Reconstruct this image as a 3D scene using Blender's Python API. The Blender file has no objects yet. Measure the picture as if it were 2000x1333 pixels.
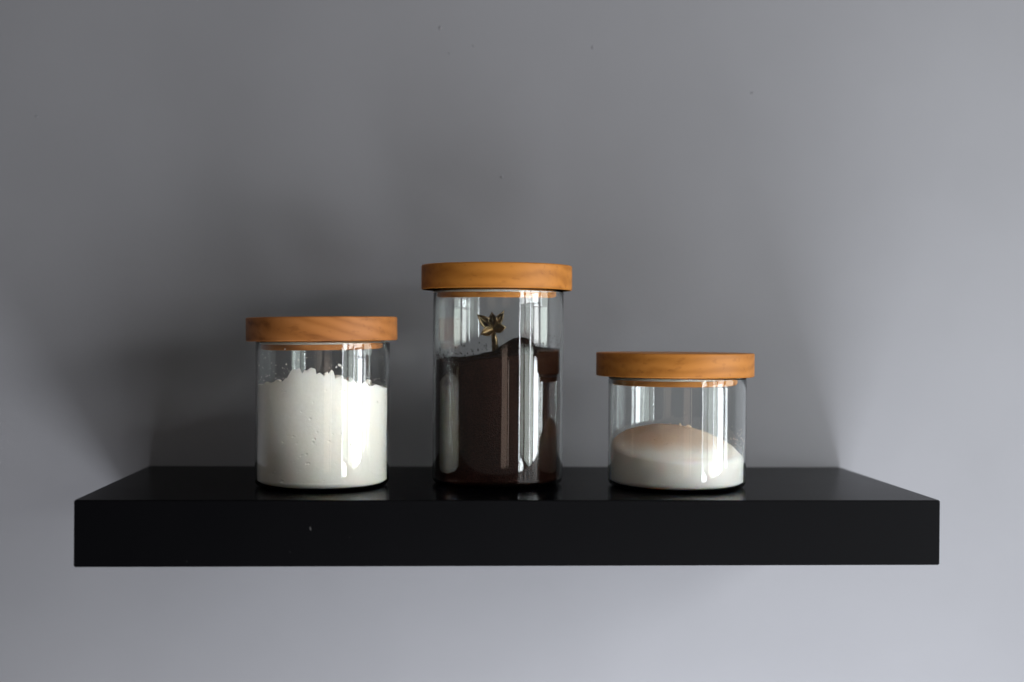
import bpy, bmesh, math, random
import numpy as np
from mathutils import Vector, Matrix, noise

scene = bpy.context.scene
rad = math.radians
PI = math.pi

# ------------------------------------------------------------------ camera
YAW, PITCH, ROLL = -5.75e-2, -4.9e-3, 7.7e-3
cam_data = bpy.data.cameras.new("camera")
cam = bpy.data.objects.new("camera", cam_data)
scene.collection.objects.link(cam)
fwd = Vector((-math.sin(YAW) * math.cos(PITCH), math.cos(YAW) * math.cos(PITCH), math.sin(PITCH)))
right0 = Vector((math.cos(YAW), math.sin(YAW), 0))
up0 = right0.cross(fwd)
right = (math.cos(ROLL) * right0 + math.sin(ROLL) * up0).normalized()
up = right.cross(fwd).normalized()
m = Matrix((right, up, -fwd)).transposed().to_4x4()
m.translation = Vector((-0.0601, -1.2339, 0.1259))
cam.matrix_world = m
cam_data.sensor_width = 36.0
cam_data.lens = 2530 / 2000 * 36
cam_data.clip_start = 0.01
cam_data.clip_end = 100
cam_data.dof.use_dof = True
cam_data.dof.focus_distance = 1.045
cam_data.dof.aperture_fstop = 3.2
scene.camera = cam

# ------------------------------------------------------------------ world
world = bpy.data.worlds.new("World")
scene.world = world
world.use_nodes = True
bg = world.node_tree.nodes["Background"]
bg.inputs["Color"].default_value = (1.0, 0.93, 0.87, 1)
bg.inputs["Strength"].default_value = 0.058

# ------------------------------------------------------------------ lamps: daylight from a glazed door on the right
def area(name, loc, target, sx, sy, power, color, spread=180):
    l = bpy.data.lights.new(name, "AREA")
    l.shape = "RECTANGLE"
    l.size, l.size_y = sx, sy
    l.energy = power
    l.color = color
    l.spread = rad(spread)
    o = bpy.data.objects.new(name, l)
    scene.collection.objects.link(o)
    o.location = loc
    d = Vector(target) - Vector(loc)
    o.rotation_euler = d.to_track_quat("-Z", "Y").to_euler()
    return o

def pane(y0, y1, z0, z1, radiance, color, x=1.2):
    w, h = abs(y1 - y0), abs(z1 - z0)
    # an area lamp radiance is power / (4 * area)
    area("window_lamp", (x, (y0 + y1) / 2, (z0 + z1) / 2), (0, (y0 + y1) / 2, (z0 + z1) / 2), w, h, radiance * 4 * w * h, color)

# panes of a tall glazed wall: sky, pale haze and the green of a garden between the glazing bars
PALE, LEAF = (0.96, 0.975, 0.985), (0.88, 0.965, 0.92)
SKY = (0.91, 0.955, 1.0)
pane(-1.88, -1.82, -0.60, 0.50, 13.0, SKY)
pane(-1.76, -1.45, -0.60, -0.25, 9.0, SKY)
pane(-1.76, -1.45, -0.22, 0.10, 1.5, LEAF)
pane(-1.76, -1.45, 0.13, 0.26, 1.2, LEAF)
pane(-1.76, -1.45, 0.29, 0.55, 8.0, PALE)
pane(-1.36, -1.06, -0.22, 0.10, 2.4, LEAF)
pane(-1.36, -1.06, 0.13, 0.26, 1.7, LEAF)
pane(-1.36, -1.06, 0.29, 0.55, 10.0, PALE)
pane(-1.02, -0.98, -0.22, 0.45, 12.0, SKY)
pane(-0.95, -0.84, -0.22, 0.10, 4.0, LEAF)
pane(-0.95, -0.84, 0.13, 0.22, 4.0, LEAF)
pane(-0.79, -0.55, -0.22, 0.08, 11.0, SKY)
pane(-0.79, -0.55, 0.11, 0.24, 6.0, PALE)
pane(-0.95, -0.55, 0.27, 0.50, 9.0, PALE)
pane(-0.46, -0.36, -0.15, 0.08, 6.0, SKY)
pane(-0.46, -0.12, 0.11, 0.45, 4.0, LEAF)
# faint fill lamp added overhead to brighten the upper wall
area("upper_fill_lamp", (0.15, -0.55, 1.4), (0.15, -0.5501, 0), 1.0, 0.6, 1.3 * 4 * 0.6, (0.98, 0.98, 1.0))
# the dim warm room behind the camera
area("room_lamp", (0.36, -2.6, -0.16), (0.36, 0, -0.16), 0.42, 0.50, 0.55 * 4 * 0.42 * 0.50, (1.0, 0.74, 0.60))
area("room_lamp", (0.68, -2.6, -0.18), (0.68, 0, -0.18), 0.05, 0.46, 1.3 * 4 * 0.05 * 0.46, (1.0, 0.82, 0.70))
# daylight bouncing up from the pale worktop below the shelf
def bounce(x0, x1, y0, y1, z, radiance, color):
    w, h = x1 - x0, y1 - y0
    area("worktop_lamp", ((x0 + x1) / 2, (y0 + y1) / 2, z), ((x0 + x1) / 2, (y0 + y1) / 2 + 1e-4, z + 1), w, h, radiance * 4 * w * h, color)
bounce(-0.5, 0.1, -0.7, -0.1, -0.8, 2.7, (0.93, 0.95, 1.0))
bounce(0.1, 0.6, -0.7, -0.1, -0.8, 10.6, (0.90, 0.94, 1.0))
bounce(0.1, 0.6, -1.3, -0.7, -0.8, 4.6, (0.90, 0.94, 1.0))
bounce(0.1, 0.6, -2.1, -1.3, -0.8, 3.4, (0.95, 0.96, 1.0))
bounce(0.6, 1.15, -1.3, -0.7, -0.8, 0.9, (0.90, 0.94, 1.0))
bounce(0.6, 1.15, -2.1, -1.3, -0.8, 2.3, (0.95, 0.96, 1.0))

# ------------------------------------------------------------------ render settings
vs = scene.view_settings
vs.view_transform = "Standard"
vs.look = "None"
vs.exposure = 0.38
vs.gamma = 1
vs.use_curve_mapping = False
cy = scene.cycles
cy.max_bounces = 24
cy.transmission_bounces = 20
cy.transparent_max_bounces = 16
cy.glossy_bounces = 12
cy.diffuse_bounces = 5
cy.caustics_reflective = True
cy.caustics_refractive = True
cy.blur_glossy = 0.0
cy.sample_clamp_indirect = 60
cy.use_denoising = True
try:
    cy.denoiser = "OPENIMAGEDENOISE"
except Exception:
    pass

# ------------------------------------------------------------------ materials
def new_mat(name):
    mt = bpy.data.materials.new(name)
    mt.use_nodes = True
    nt = mt.node_tree
    return mt, nt, nt.nodes["Principled BSDF"]

def N(nt, typ, **kw):
    n = nt.nodes.new(typ)
    for k, v in kw.items():
        if k.startswith("i_"):
            n.inputs[k[2:].replace("_", " ")].default_value = v
        else:
            setattr(n, k, v)
    return n

def ramp(nt, stops):
    r = nt.nodes.new("ShaderNodeValToRGB")
    e = r.color_ramp.elements
    while len(e) < len(stops):
        e.new(0.5)
    for el, (p, c) in zip(e, stops):
        el.position = p
        el.color = (*c, 1)
    return r

def mat_wall():
    mt, nt, b = new_mat("grey_wall_paint")
    L = nt.links.new
    tc = N(nt, "ShaderNodeTexCoord")
    n1 = N(nt, "ShaderNodeTexNoise", i_Scale=5.0, i_Detail=4.0, i_Roughness=0.55)
    L(tc.outputs["Object"], n1.inputs["Vector"])
    r = ramp(nt, [(0.3, (0.204, 0.2035, 0.216)), (0.7, (0.220, 0.2195, 0.233))])
    L(n1.outputs["Fac"], r.inputs["Fac"])
    L(r.outputs["Color"], b.inputs["Base Color"])
    b.inputs["Roughness"].default_value = 0.62
    b.inputs["Specular IOR Level"].default_value = 0.25
    n2 = N(nt, "ShaderNodeTexNoise", i_Scale=260.0, i_Detail=3.0)
    n3 = N(nt, "ShaderNodeTexNoise", i_Scale=9.0, i_Detail=2.0)
    L(tc.outputs["Object"], n2.inputs["Vector"]); L(tc.outputs["Object"], n3.inputs["Vector"])
    b1 = N(nt, "ShaderNodeBump", i_Strength=0.12, i_Distance=0.0006)
    b2 = N(nt, "ShaderNodeBump", i_Strength=0.10, i_Distance=0.004)
    L(n2.outputs["Fac"], b1.inputs["Height"]); L(n3.outputs["Fac"], b2.inputs["Height"])
    L(b1.outputs["Normal"], b2.inputs["Normal"]); L(b2.outputs["Normal"], b.inputs["Normal"])
    return mt

def mat_shelf(name, spec, r0, r1):
    mt, nt, b = new_mat(name)
    L = nt.links.new
    tc = N(nt, "ShaderNodeTexCoord")
    n1 = N(nt, "ShaderNodeTexNoise", i_Scale=14.0, i_Detail=6.0, i_Roughness=0.6)
    L(tc.outputs["Object"], n1.inputs["Vector"])
    dn = N(nt, "ShaderNodeTexNoise", i_Scale=170.0, i_Detail=1.0)
    L(tc.outputs["Object"], dn.inputs["Vector"])
    dr = ramp(nt, [(0.80, (0.0012, 0.0012, 0.0017)), (0.86, (0.045, 0.044, 0.043))])
    L(dn.outputs["Fac"], dr.inputs["Fac"]); L(dr.outputs["Color"], b.inputs["Base Color"])
    rr = N(nt, "ShaderNodeMapRange")
    rr.inputs["To Min"].default_value = r0
    rr.inputs["To Max"].default_value = r1
    L(n1.outputs["Fac"], rr.inputs["Value"])
    L(rr.outputs["Result"], b.inputs["Roughness"])
    b.inputs["Specular IOR Level"].default_value = spec
    n2 = N(nt, "ShaderNodeTexNoise", i_Scale=400.0, i_Detail=2.0)
    L(tc.outputs["Object"], n2.inputs["Vector"])
    bp = N(nt, "ShaderNodeBump", i_Strength=0.04, i_Distance=0.0004)
    L(n2.outputs["Fac"], bp.inputs["Height"]); L(bp.outputs["Normal"], b.inputs["Normal"])
    return mt

def mat_glass():
    mt, nt, b = new_mat("clear_jar_glass")
    nt.nodes.remove(b)
    g = N(nt, "ShaderNodeBsdfGlass", i_Roughness=0.0, i_IOR=1.47)
    g.inputs["Color"].default_value = (0.985, 0.995, 0.99, 1)
    tc = N(nt, "ShaderNodeTexCoord")
    mp = N(nt, "ShaderNodeMapping")
    mp.inputs["Scale"].default_value = (1, 1, 0.25)
    nz = N(nt, "ShaderNodeTexNoise", i_Scale=45.0, i_Detail=2.0)
    bp = N(nt, "ShaderNodeBump", i_Strength=0.06, i_Distance=0.002)
    nt.links.new(tc.outputs["Object"], mp.inputs["Vector"])
    nt.links.new(mp.outputs["Vector"], nz.inputs["Vector"])
    nt.links.new(nz.outputs["Fac"], bp.inputs["Height"])
    nt.links.new(bp.outputs["Normal"], g.inputs["Normal"])
    nt.links.new(g.outputs["BSDF"], nt.nodes["Material Output"].inputs["Surface"])
    return mt

def mat_wood(name, tint, seed, rot, dark=0.66):
    mt, nt, b = new_mat(name)
    L = nt.links.new
    tc = N(nt, "ShaderNodeTexCoord")
    mp = N(nt, "ShaderNodeMapping")
    mp.vector_type = "TEXTURE"
    mp.inputs["Location"].default_value = (seed * 0.37, seed * 0.11, seed * 0.23)
    mp.inputs["Rotation"].default_value = rot
    mp.inputs["Scale"].default_value = (1, 1 / 9, 1 / 9)
    L(tc.outputs["Object"], mp.inputs["Vector"])
    n1 = N(nt, "ShaderNodeTexNoise", i_Scale=7.0, i_Detail=8.0, i_Roughness=0.62, i_Distortion=0.6)
    L(mp.outputs["Vector"], n1.inputs["Vector"])
    wv = N(nt, "ShaderNodeTexWave", i_Scale=3.2, i_Distortion=7.0, i_Detail=3.0, i_Detail_Scale=1.2)
    wv.bands_direction = "Z"
    L(mp.outputs["Vector"], wv.inputs["Vector"])
    mx = N(nt, "ShaderNodeMath", operation="MULTIPLY_ADD")
    L(wv.outputs["Fac"], mx.inputs[0]); mx.inputs[1].default_value = 0.45
    L(n1.outputs["Fac"], mx.inputs[2])
    t = tint
    r = ramp(nt, [(0.30, (t[0] * dark, t[1] * (dark - .06), t[2] * (dark - .11))), (0.52, (t[0] * .88, t[1] * .86, t[2] * .82)),
                  (0.72, t), (1.0, (min(1, t[0] * 1.12), t[1] * 1.15, t[2] * 1.25))])
    L(mx.outputs["Value"], r.inputs["Fac"])
    # pores and small knots
    vo = N(nt, "ShaderNodeTexNoise", i_Scale=38.0, i_Detail=2.0)
    mp2 = N(nt, "ShaderNodeMapping")
    mp2.inputs["Rotation"].default_value = rot
    mp2.inputs["Scale"].default_value = (2.2, 6, 6)
    L(tc.outputs["Object"], mp2.inputs["Vector"]); L(mp2.outputs["Vector"], vo.inputs["Vector"])
    r2 = ramp(nt, [(0.30, (0.42, 0.34, 0.28)), (0.40, (1, 1, 1))])
    L(vo.outputs["Fac"], r2.inputs["Fac"])
    ml = N(nt, "ShaderNodeMix", data_type="RGBA", blend_type="MULTIPLY")
    ml.inputs["Factor"].default_value = 0.3
    L(r.outputs["Color"], ml.inputs[6]); L(r2.outputs["Color"], ml.inputs[7])
    L(ml.outputs[2], b.inputs["Base Color"])
    b.inputs["Roughness"].default_value = 0.5
    b.inputs["Specular IOR Level"].default_value = 0.2
    bp = N(nt, "ShaderNodeBump", i_Strength=0.15, i_Distance=0.0005)
    L(mx.outputs["Value"], bp.inputs["Height"]); L(bp.outputs["Normal"], b.inputs["Normal"])
    return mt

def mat_powder(name, c0, c1, scale, bump, rough=0.9, spec=0.1, dist=0.0006):
    mt, nt, b = new_mat(name)
    L = nt.links.new
    tc = N(nt, "ShaderNodeTexCoord")
    n1 = N(nt, "ShaderNodeTexNoise", i_Scale=scale, i_Detail=5.0, i_Roughness=0.65)
    L(tc.outputs["Object"], n1.inputs["Vector"])
    r = ramp(nt, [(0.32, c0), (0.68, c1)])
    L(n1.outputs["Fac"], r.inputs["Fac"]); L(r.outputs["Color"], b.inputs["Base Color"])
    b.inputs["Roughness"].default_value = rough
    b.inputs["Specular IOR Level"].default_value = spec
    bp = N(nt, "ShaderNodeBump", i_Strength=bump, i_Distance=dist)
    L(n1.outputs["Fac"], bp.inputs["Height"]); L(bp.outputs["Normal"], b.inputs["Normal"])
    return mt

def mat_seal():
    mt, nt, b = new_mat("translucent_silicone")
    b.inputs["Base Color"].default_value = (0.75, 0.72, 0.66, 1)
    b.inputs["Roughness"].default_value = 0.35
    b.inputs["Transmission Weight"].default_value = 0.6
    return mt

def mat_brass():
    mt, nt, b = new_mat("aged_brass")
    L = nt.links.new
    tc = N(nt, "ShaderNodeTexCoord")
    n1 = N(nt, "ShaderNodeTexNoise", i_Scale=120.0, i_Detail=4.0)
    L(tc.outputs["Object"], n1.inputs["Vector"])
    r = ramp(nt, [(0.35, (0.09, 0.06, 0.033)), (0.65, (0.40, 0.30, 0.17))])
    L(n1.outputs["Fac"], r.inputs["Fac"]); L(r.outputs["Color"], b.inputs["Base Color"])
    b.inputs["Metallic"].default_value = 1.0
    b.inputs["Roughness"].default_value = 0.3
    return mt

M_WALL, M_SHELF, M_GLASS = mat_wall(), mat_shelf("black_satin_lacquer", 0.007, 0.13, 0.20), mat_glass()
M_BAND = mat_shelf("black_edge_band", 0.065, 0.42, 0.52)
M_SEAL, M_BRASS = mat_seal(), mat_brass()
M_FLOUR = mat_powder("wheat_flour", (0.90, 0.845, 0.765), (0.95, 0.895, 0.825), 420.0, 0.25)
fb = M_FLOUR.node_tree.nodes["Principled BSDF"]
fb.inputs["Subsurface Weight"].default_value = 0.45
fb.inputs["Subsurface Radius"].default_value = (1.0, 0.82, 0.62)
fb.inputs["Subsurface Scale"].default_value = 0.008
M_COFFEE = mat_powder("ground_coffee", (0.0062, 0.0020, 0.0011), (0.027, 0.0090, 0.0050), 900.0, 0.9, 0.8, 0.08, 0.001)
M_SUGAR = mat_powder("fine_sugar", (0.84, 0.79, 0.74), (0.91, 0.88, 0.84), 1100.0, 0.5, 0.6, 0.35)
sb = M_SUGAR.node_tree.nodes["Principled BSDF"]
# white turns light brown with height, along a noise-broken boundary
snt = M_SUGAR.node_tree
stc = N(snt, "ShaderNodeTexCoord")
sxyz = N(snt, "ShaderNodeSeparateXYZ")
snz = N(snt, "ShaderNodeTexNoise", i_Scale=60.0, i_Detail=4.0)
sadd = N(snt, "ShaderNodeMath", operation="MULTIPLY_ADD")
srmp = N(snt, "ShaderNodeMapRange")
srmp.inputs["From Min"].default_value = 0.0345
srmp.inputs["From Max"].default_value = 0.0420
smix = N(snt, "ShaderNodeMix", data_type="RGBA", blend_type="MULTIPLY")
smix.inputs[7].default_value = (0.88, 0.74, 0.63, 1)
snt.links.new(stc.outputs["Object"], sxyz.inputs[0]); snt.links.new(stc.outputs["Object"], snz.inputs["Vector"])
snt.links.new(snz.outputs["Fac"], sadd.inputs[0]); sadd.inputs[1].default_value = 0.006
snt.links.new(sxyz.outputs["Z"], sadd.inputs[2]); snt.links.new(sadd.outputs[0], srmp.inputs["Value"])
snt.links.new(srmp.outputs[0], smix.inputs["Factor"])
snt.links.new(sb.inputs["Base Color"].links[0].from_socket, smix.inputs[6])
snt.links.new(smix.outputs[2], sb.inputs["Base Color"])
sb.inputs["Subsurface Weight"].default_value = 0.7
sb.inputs["Subsurface Radius"].default_value = (1.0, 0.78, 0.58)
sb.inputs["Subsurface Scale"].default_value = 0.010

# ------------------------------------------------------------------ helpers
def link(name, bm, mt, parent=None, smooth=True, loc=(0, 0, 0), recalc=True):
    if recalc:
        bmesh.ops.recalc_face_normals(bm, faces=bm.faces)
    me = bpy.data.meshes.new(name)
    bm.to_mesh(me)
    bm.free()
    if smooth:
        me.polygons.foreach_set("use_smooth", [True] * len(me.polygons))
    me.materials.append(mt)
    o = bpy.data.objects.new(name, me)
    scene.collection.objects.link(o)
    o.location = loc
    if parent is not None:
        o.parent = parent
    return o

def tag(o, label=None, cat=None, group=None, kind=None):
    for k, v in (("label", label), ("category", cat), ("group", group), ("kind", kind)):
        if v:
            o[k] = v
    return o

def empty(name, loc):
    o = bpy.data.objects.new(name, None)
    o.empty_display_size = 0.03
    scene.collection.objects.link(o)
    o.location = loc
    return o

def lathe(profile, seg=128, closed=False):
    """profile: (r, z) list; points with r == 0 become poles"""
    bm = bmesh.new()
    rings = []
    for r, z in profile:
        if r < 1e-7:
            rings.append([bm.verts.new((0, 0, z))])
        else:
            rings.append([bm.verts.new((r * math.cos(2 * PI * k / seg), r * math.sin(2 * PI * k / seg), z)) for k in range(seg)])
    pairs = list(zip(rings[:-1], rings[1:]))
    if closed:
        pairs.append((rings[-1], rings[0]))
    for a, b in pairs:
        for k in range(seg):
            k2 = (k + 1) % seg
            if len(a) == 1 and len(b) == 1:
                continue
            if len(a) == 1:
                bm.faces.new((a[0], b[k2], b[k]))
            elif len(b) == 1:
                bm.faces.new((a[k], a[k2], b[0]))
            else:
                bm.faces.new((a[k], a[k2], b[k2], b[k]))
    return bm

def arc(cx, cz, r, a0, a1, n):
    return [(cx + r * math.cos(rad(a0 + (a1 - a0) * i / n)), cz + r * math.sin(rad(a0 + (a1 - a0) * i / n))) for i in range(n + 1)]

def fbm(x, y, z, f, oct=4):
    v, a = 0.0, 1.0
    for _ in range(oct):
        v += a * noise.noise(Vector((x * f, y * f, z * f)))
        a *= 0.5
        f *= 2.05
    return v

# ------------------------------------------------------------------ wall
bm = bmesh.new()
bmesh.ops.create_cube(bm, size=1)
bmesh.ops.scale(bm, vec=(5.0, 0.12, 3.6), verts=bm.verts)
wall = link("wall", bm, M_WALL, smooth=False, loc=(0, 0.06, 0))
tag(wall, "plain matt grey painted wall behind the black shelf", "wall", kind="structure")

# a few small lumps and nicks in the paint
def chip(x, z, w, h, seed):
    rnd = random.Random(seed)
    b = bmesh.new()
    ring = []
    n = 10
    for k in range(n):
        a = 2 * PI * k / n
        q = 1 + rnd.uniform(-.35, .35)
        ring.append(b.verts.new((x + w * q * math.cos(a), -0.0002, z + h * q * math.sin(a))))
    top = b.verts.new((x, -0.0006, z))
    back = [b.verts.new((v.co.x, 0.0005, v.co.z)) for v in ring]
    for k in range(n):
        b.faces.new((ring[k], ring[(k + 1) % n], top))
        b.faces.new((ring[k], back[k], back[(k + 1) % n], ring[(k + 1) % n]))
    o = link("paint_lump", b, M_WALL, wall)
    o.matrix_parent_inverse = Matrix.Translation((0, -0.06, 0))
for i, (x, z, w, h) in enumerate([(0.2413, 0.3606, .0021, .0007), (-0.0596, 0.4167, .0012, .0018), (-0.0506, 0.3926, .0006, .0012),
                                  (-0.0278, 0.4004, .0008, .0008), (0.0863, 0.4017, .0010, .0020), (-0.435, 0.3261, .0012, .0009),
                                  (-0.0001, 0.2762, .0012, .0010)]):
    chip(x, z, w, h, i)

# ------------------------------------------------------------------ shelf
bm = bmesh.new()
bmesh.ops.create_cube(bm, size=1)
bmesh.ops.scale(bm, vec=(0.66, 0.251, 0.0502), verts=bm.verts)
bmesh.ops.bevel(bm, geom=bm.edges[:], offset=0.0007, segments=2, affect="EDGES")
shelf = link("wall_shelf", bm, M_SHELF, smooth=False, loc=(0, -0.1255, -0.0251))
shelf.data.materials.append(M_BAND)
for p in shelf.data.polygons:
    if p.normal.z < 0.5:
        p.material_index = 1
tag(shelf, "thick black satin floating shelf fixed to the grey wall under three jars", "shelf")

# ------------------------------------------------------------------ jars
TW = 0.0017      # wall thickness
TB = 0.0018      # bottom thickness
def make_jar(loc, R, H, lidR, lidT, wood, label, lid_tilt=(0, 0), lid_shift=(0, 0)):
    root = empty("storage_jar", loc)
    tag(root, label, "jar", "glass jars with wooden lids")
    rc, ri = 0.0055, 0.0042
    Rin = R - TW
    prof = [(0, 0.0005), (R * .6, 0.0004), (R - rc - 0.003, 0.0)]
    prof += arc(R - rc, rc, rc, -90, 0, 8)
    prof += [(R, H * f) for f in (.3, .6, .9)]
    prof += arc(R - TW / 2, H - TW / 2, TW / 2, 0, 180, 8)
    prof += [(Rin, H * f) for f in (.9, .6, .3)]
    prof += arc(Rin - ri, TB + ri, ri, 0, -90, 8)
    prof += [(Rin * .5, TB), (0, TB)]
    link("glass_body", lathe(prof, 160), M_GLASS, root)
    # lid with its plug and seal
    e = 0.0012
    lp = [(0, 0), (lidR * .5, 0), (lidR - e, 0)] + arc(lidR - e, e, e, -90, 0, 4) + arc(lidR - e, lidT - e, e, 0, 90, 4) + [(lidR * .5, lidT), (0, lidT)]
    lid = link("lid", lathe(lp, 160), wood, root, loc=(lid_shift[0], lid_shift[1], H + 0.0009))
    lid.rotation_euler = (lid_tilt[0], lid_tilt[1], 0)
    pr = Rin - 0.0032
    pp = [(0, 0.0006), (pr - 0.0012, 0.0006), (pr - 0.0012, -0.0028), (pr, -0.0030)] + [(pr, -0.0068)] + arc(pr - .0008, -.0068, .0008, 0, -90, 3) + [(0, -0.0076)]
    link("plug", lathe(pp, 128), wood, lid, smooth=False)
    sp = arc(pr + 0.0007, -0.0020, 0.0011, 0, 330, 11)
    link("seal_ring", lathe(sp, 128, closed=True), M_SEAL, lid)
    return root

W1 = mat_wood("oiled_wood_reddish", (0.330, 0.122, 0.031), 1.3, (0.0, rad(17), rad(12)), 0.48)
W2 = mat_wood("oiled_wood_golden", (0.375, 0.140, 0.0215), 5.1, (0.0, rad(2), rad(-8)), 0.74)
W3 = mat_wood("oiled_wood_amber", (0.365, 0.138, 0.0235), 8.7, (0.0, rad(-2), rad(25)), 0.70)

JL, RL, HL = (-0.1548, -0.1506, 0.0), 0.0553, 0.1187
JM, RM, HM = (-0.0084, -0.1326, 0.0), 0.0555, 0.1626
JR, RR, HR = (0.1417, -0.1533, 0.0), 0.0577, 0.0912
jar_flour = make_jar(JL, RL, HL, 0.0622, 0.0195, W1, "medium glass jar of white flour with reddish wooden lid, left on the shelf", (0, rad(-0.9)), (-0.0008, 0))
jar_coffee = make_jar(JM, RM, HM, 0.0640, 0.0208, W2, "tallest glass jar holding dark ground coffee under a golden wooden lid", (0, 0), (-0.0017, 0))
jar_sugar = make_jar(JR, RR, HR, 0.0660, 0.0197, W3, "shortest glass jar, less than half full of sugar, right on the shelf", (0, 0), (-0.0022, 0))

# ------------------------------------------------------------------ contents
def heap(R, top, nseg=220, nz=70, nr=46, side=lambda a, z: 0.0, gap=0.0005):
    """powder filling a jar: touches the inner wall and bottom; top(x, y) gives its surface height"""
    r0 = R - TW - gap
    zb = TB + gap
    rc = 0.0042
    bm = bmesh.new()
    rings = []
    rings.append([bm.verts.new((0, 0, zb))])
    cols = []
    for r, z in [(r0 * .5, zb)] + arc(r0 - rc, zb + rc, rc, -90, 0, 7):
        rings.append([bm.verts.new((r * math.cos(2 * PI * k / nseg), r * math.sin(2 * PI * k / nseg), z)) for k in range(nseg)])
    edge = [top(r0 * math.cos(2 * PI * k / nseg), r0 * math.sin(2 * PI * k / nseg)) for k in range(nseg)]
    z1 = zb + rc
    for i in range(1, nz + 1):
        ring = []
        for k in range(nseg):
            a = 2 * PI * k / nseg
            z = z1 + (edge[k] - z1) * i / nz
            r = r0 - side(a, z)
            ring.append(bm.verts.new((r * math.cos(a), r * math.sin(a), z)))
        rings.append(ring)
    for j in range(1, nr):
        ring = []
        f = 1 - j / nr
        for k in range(nseg):
            a = 2 * PI * k / nseg
            x, y = r0 * f * math.cos(a), r0 * f * math.sin(a)
            ring.append(bm.verts.new((x, y, top(x, y))))
        rings.append(ring)
    rings.append([bm.verts.new((0, 0, top(0, 0)))])
    for a, b in zip(rings[:-1], rings[1:]):
        for k in range(nseg):
            k2 = (k + 1) % nseg
            if len(a) == 1:
                bm.faces.new((a[0], b[k2], b[k]))
            elif len(b) == 1:
                bm.faces.new((a[k], a[k2], b[0]))
            else:
                bm.faces.new((a[k], a[k2], b[k2], b[k]))
    return bm

def add_clump(bm, c, s, seed, rough=0.35):
    tmp = bmesh.new()
    bmesh.ops.create_icosphere(tmp, subdivisions=3, radius=1)
    rnd = random.Random(seed)
    sc = Vector((rnd.uniform(.8, 1.25), rnd.uniform(.8, 1.2), rnd.uniform(.7, 1.1)))
    # chop with random planes so the lump has broken flat faces
    planes = []
    for _ in range(9):
        n = Vector((rnd.gauss(0, 1), rnd.gauss(0, 1), rnd.gauss(0, 1))).normalized()
        planes.append((n, rnd.uniform(.55, .85)))
    mp = {}
    for v in tmp.verts:
        p = v.co.copy()
        for n, d in planes:
            t = p.dot(n)
            if t > d:
                p -= n * (t - d)
        p *= 1 + rough * .4 * fbm(p.x + seed, p.y, p.z, 2.2, 3)
        mp[v] = bm.verts.new((c[0] + s * sc.x * p.x, c[1] + s * sc.y * p.y, c[2] + s * sc.z * p.z))
    for f in tmp.faces:
        bm.faces.new([mp[v] for v in f.verts])
    tmp.free()

# --- flour: broken, clumpy edge against the glass, higher in the middle
EDGE = [(-.99, .0835), (-.88, .0835), (-.78, .0866), (-.70, .0858), (-.585, .0885), (-.54, .0862), (-.48, .0900), (-.44, .0905), (-.40, .0955), (-.37, .0972),
        (-.26, .0972), (-.225, .0940), (-.18, .0968), (-.13, .0975), (-.08, .0988), (-.02, .0978), (-.012, .0936), (.04, .0945), (.10, .0925),
        (.15, .0958), (.165, .0938), (.205, .0972), (.245, .0955), (.265, .0905), (.32, .0912), (.41, .0895), (.47, .0878), (.52, .0886), (.60, .0856), (.70, .0870), (.76, .0828), (.84, .0846), (.92, .0820), (.99, .0812)]
def edge_z(x, y):
    t = max(-.99, min(.99, x / math.hypot(x, y) if (x or y) else 0))
    if y > 0:
        return 0.081 + 0.004 * fbm(x, y, 5.5, 70, 3)
    for (p, u), (q, w) in zip(EDGE[:-1], EDGE[1:]):
        if t <= q:
            return u + (w - u) * (t - p) / (q - p) + 0.0011 * fbm(x, y, 2.2, 330, 3)
    return EDGE[-1][1]

def flour_top(x, y):
    d = math.hypot(x, y)
    inner = 0.0800 + 0.0070 * math.exp(-(x / 0.028) ** 2) * math.exp(-((y + .01) / .05) ** 2)
    dd = noise.voronoi(Vector((x * 115 + 3.1, y * 115, 1.7)))[0]
    inner += 0.0040 * max(0.0, (dd[1] - dd[0])) ** 0.6 + 0.0015 * fbm(x, y, 0.3, 160, 4)
    k = max(0.0, min(1.0, (0.0531 - d) / 0.0075))
    k = k * k * (3 - 2 * k)
    return edge_z(x, y) * (1 - k) + inner * k

def flour_side(a, z):
    x, y = .053 * math.cos(a), .053 * math.sin(a)
    d = 0.00022 * (1 + fbm(x, y, z, 55, 5)) * .6
    # little broken voids where the flour has pulled away from the glass
    patch = max(0.0, min(1.0, 0.5 + 1.6 * fbm(x, y, z + .31, 34, 2)))
    v = fbm(x * 1.0, y * 1.0, z * 1.35 + 7.7, 210, 4)
    d += 0.0030 * max(0.0, v - 0.62) * patch + 0.0035 * max(0.0, v - 0.80)
    return max(0.0, d)
bm = heap(RL, flour_top, nseg=700, nz=170, nr=90, side=flour_side)
rf = random.Random(11)
for i in range(45):
    x, y = rf.gauss(0.001, 0.021), rf.uniform(-0.036, 0.036)
    if math.hypot(x, y) > 0.040:
        continue
    s = rf.choice([0.0016, 0.0022, 0.003, 0.0042])
    add_clump(bm, (x, y, flour_top(x, y) + s * .25), s, 100 + i)
flour = link("flour", bm, M_FLOUR, loc=JL)
tag(flour, "white lumpy flour filling most of the left glass jar", "flour")
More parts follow.
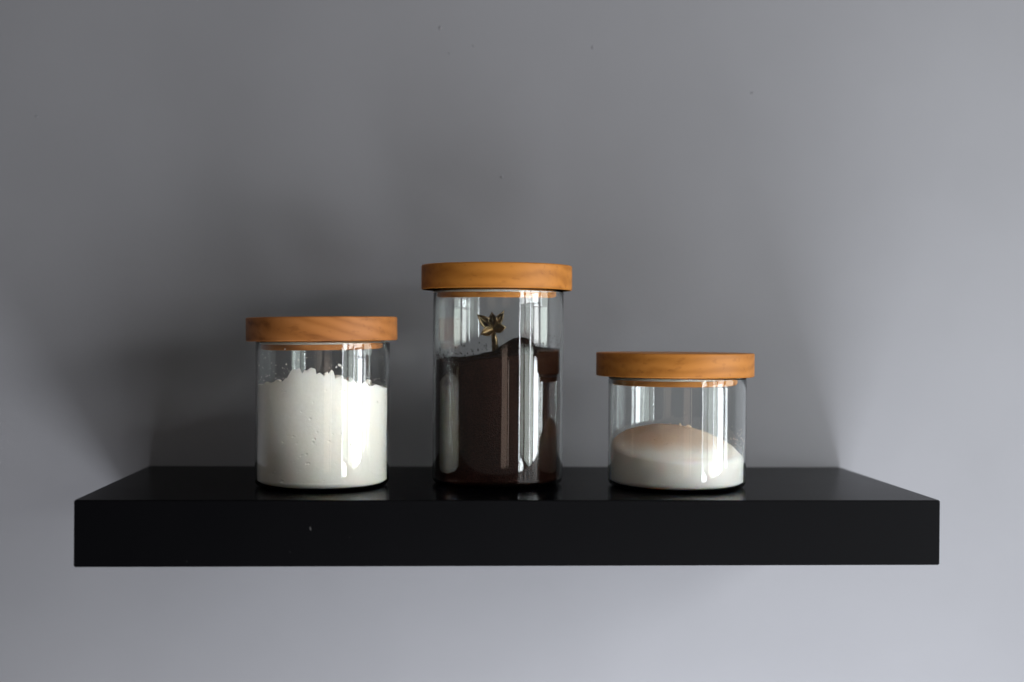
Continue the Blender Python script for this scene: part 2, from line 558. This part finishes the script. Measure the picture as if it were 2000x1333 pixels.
# specks of flour stuck to the inside of the glass
bm = bmesh.new()
rs = random.Random(21)
spots = [(-1.85, .1045, .0006), (-1.72, .1065, .0004), (-1.29, .099, .0009), (-1.24, .1005, .0012), (-1.20, .0985, .0008), (-2.05, .101, .0005)]
for _ in range(90):
    spots.append((rs.uniform(-2.9, -.3), .086 + abs(rs.gauss(0, .012)), rs.uniform(.00012, .00034)))
for a, z, s in spots:
    z = min(z, .113)
    n = 9
    vs_ = []
    for k in range(n):
        t = 2 * PI * k / n
        q = s * (1 + rs.uniform(-.45, .45))
        vs_.append((a + q * math.cos(t) / .053, z + 1.25 * q * math.sin(t)))
    f0 = [bm.verts.new(((RL - TW - .00015) * math.cos(p), (RL - TW - .00015) * math.sin(p), q)) for p, q in vs_]
    f1 = [bm.verts.new(((RL - TW - .00045) * math.cos(p), (RL - TW - .00045) * math.sin(p), q)) for p, q in vs_]
    bm.faces.new(f0); bm.faces.new(f1)
    for k in range(n):
        bm.faces.new((f0[k], f0[(k + 1) % n], f1[(k + 1) % n], f1[k]))
fd = link("flour_speck", bm, M_FLOUR, flour, smooth=False)
fd["kind"] = "stuff"

# --- ground coffee, heaped a little to the back right around the scoop
def coffee_top(x, y):
    b = 0.1085 + 0.09 * x + 0.02 * y
    b += 0.0135 * math.exp(-(((x - 0.016) / 0.018) ** 2 + ((y - 0.0) / 0.030) ** 2))
    b += 0.0016 * fbm(x, y, 4.2, 60, 5) + 0.0006 * fbm(x, y, 1.2, 420, 3)
    return b
bm = heap(RM, coffee_top, nseg=260, nz=60, nr=60, side=lambda a, z: 0.0002 + 0.00022 * (1 + fbm(math.cos(a), math.sin(a), z * 18, 5, 4)))
coffee = link("ground_coffee", bm, M_COFFEE, loc=JM)
tag(coffee, "dark brown ground coffee filling two thirds of the tall middle jar", "coffee")

def specks(name, R, spots, mt, parent, seed):
    rs = random.Random(seed)
    bm = bmesh.new()
    for a, z, s in spots:
        n = 8
        vs_ = []
        for k in range(n):
            t = 2 * PI * k / n
            q = s * (1 + rs.uniform(-.45, .45))
            vs_.append((a + q * math.cos(t) / R, z + 1.2 * q * math.sin(t)))
        f0 = [bm.verts.new(((R - TW - .00015) * math.cos(p), (R - TW - .00015) * math.sin(p), q)) for p, q in vs_]
        f1 = [bm.verts.new(((R - TW - .00045) * math.cos(p), (R - TW - .00045) * math.sin(p), q)) for p, q in vs_]
        bm.faces.new(f0); bm.faces.new(f1)
        for k in range(n):
            bm.faces.new((f0[k], f0[(k + 1) % n], f1[(k + 1) % n], f1[k]))
    o = link(name, bm, mt, parent, smooth=False)
    o["kind"] = "stuff"
    return o
rs = random.Random(5)
specks("coffee_speck", RM, [(a_, coffee_top(.053 * math.cos(a_), .053 * math.sin(a_)) + abs(rs.gauss(0, .006)), rs.uniform(.00018, .0006))
                            for a_ in [rs.uniform(-PI, PI) for _ in range(240)]], M_COFFEE, coffee, 6)

# --- sugar: a smooth mound, higher to the back left
def sugar_top(x, y):
    t = math.atan2(y, x)
    edge = 0.0328 - 0.0026 * math.cos(t) + 0.0036 * math.sin(t)
    rho = min(1.0, math.hypot(x, y) / 0.0555)
    px_, py_ = x + 0.004, y - 0.004
    dome = max(0.0, 1 - (px_ * px_ + py_ * py_) / 0.0565 ** 2) ** 1.0
    b = edge * rho + 0.0318 * (1 - rho) + 0.0182 * dome
    t = max(0.0, (rho - 0.80) / 0.20)
    b -= 0.0060 * (1 - math.sqrt(max(0.0, 1 - t * t)))
    b += 0.0004 * fbm(x, y, 9.1, 90, 4) + 0.00022 * fbm(x, y, 2.1, 520, 3)
    return b
bm = heap(RR, sugar_top, nseg=240, nz=36, nr=60, side=lambda a, z: 0.00005)
for i, (x, y, s) in enumerate([(.0035, .004, .0017), (.0105, .003, .0020), (.007, .0, .0011), (-.004, .01, .0009)]):
    add_clump(bm, (x, y, sugar_top(x, y) + s * .5), s, 700 + i)
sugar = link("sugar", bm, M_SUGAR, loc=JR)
rs = random.Random(8)
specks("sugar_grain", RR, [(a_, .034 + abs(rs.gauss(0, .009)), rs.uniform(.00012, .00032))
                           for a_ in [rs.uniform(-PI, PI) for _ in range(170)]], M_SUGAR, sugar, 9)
tag(sugar, "rounded mound of white sugar with a light brown top in the short right jar", "sugar")

# ------------------------------------------------------------------ scoop standing in the coffee
def tube(bm, pts, radii, seg=14):
    rings = []
    pts = [Vector(p) for p in pts]
    for i, p in enumerate(pts):
        t = (pts[min(i + 1, len(pts) - 1)] - pts[max(i - 1, 0)]).normalized()
        u = t.cross(Vector((0, 1, 0))).normalized()
        w = t.cross(u)
        rings.append([bm.verts.new(p + radii[i] * (math.cos(2 * PI * k / seg) * u + math.sin(2 * PI * k / seg) * w)) for k in range(seg)])
    for a, b in zip(rings[:-1], rings[1:]):
        for k in range(seg):
            bm.faces.new((a[k], a[(k + 1) % seg], b[(k + 1) % seg], b[k]))
    bm.faces.new(rings[0]); bm.faces.new(rings[-1])

SC = (-0.0132, -0.140, 0.1306)
scoop = empty("coffee_scoop", SC)
tag(scoop, "small brass scoop with a flower shaped handle end standing in the coffee", "scoop")
bm = bmesh.new()
tube(bm, [(0.004, .006, -0.045), (0.0025, .004, -0.020), (0.0012, .001, -0.008), (0, 0, -0.002)], [.0034, .0031, .0026, .0019])
link("handle", bm, M_BRASS, scoop)

def petal(ang, length, width, curl, lean):
    """cupped leaf growing from the origin in the x-z plane, its rim curling towards the viewer (-y)"""
    nu, nv = 16, 10
    front, back = [], []
    d = Vector((math.cos(ang), 0, math.sin(ang)))
    s = Vector((-math.sin(ang), 0, math.cos(ang)))
    b = bmesh.new()
    grid = []
    for i in range(nu + 1):
        u = i / nu
        w = width * (0.22 + 1.25 * math.sin(PI * min(1, u * .92 + .04)) ** .8 * (1 - .35 * u)) * (1 - u ** 5 * .85)
        row = []
        for j in range(nv + 1):
            v = 2 * j / nv - 1
            yy = -lean * u ** 1.6 * length - curl * width * (v * v) * math.sin(PI * u * .9 + .1)
            p = d * (length * u) + s * (w * v) + Vector((0, yy, 0))
            row.append(b.verts.new(p))
        grid.append(row)
    for i in range(nu):
        for j in range(nv):
            b.faces.new((grid[i][j], grid[i + 1][j], grid[i + 1][j + 1], grid[i][j + 1]))
    bmesh.ops.recalc_face_normals(b, faces=b.faces)
    bmesh.ops.solidify(b, geom=b.faces[:], thickness=0.0009)
    return b
for ang, ln, wd, cu, le in [(139, .0185, .0036, 1.4, .35), (204, .0118, .0034, 1.3, .40), (96, .0142, .0036, 1.4, .25),
                            (60, .0178, .0028, 1.4, .15), (8, .0110, .0034, 1.2, .30)]:
    link("petal", petal(rad(ang), ln, wd, cu, le), M_BRASS, scoop)
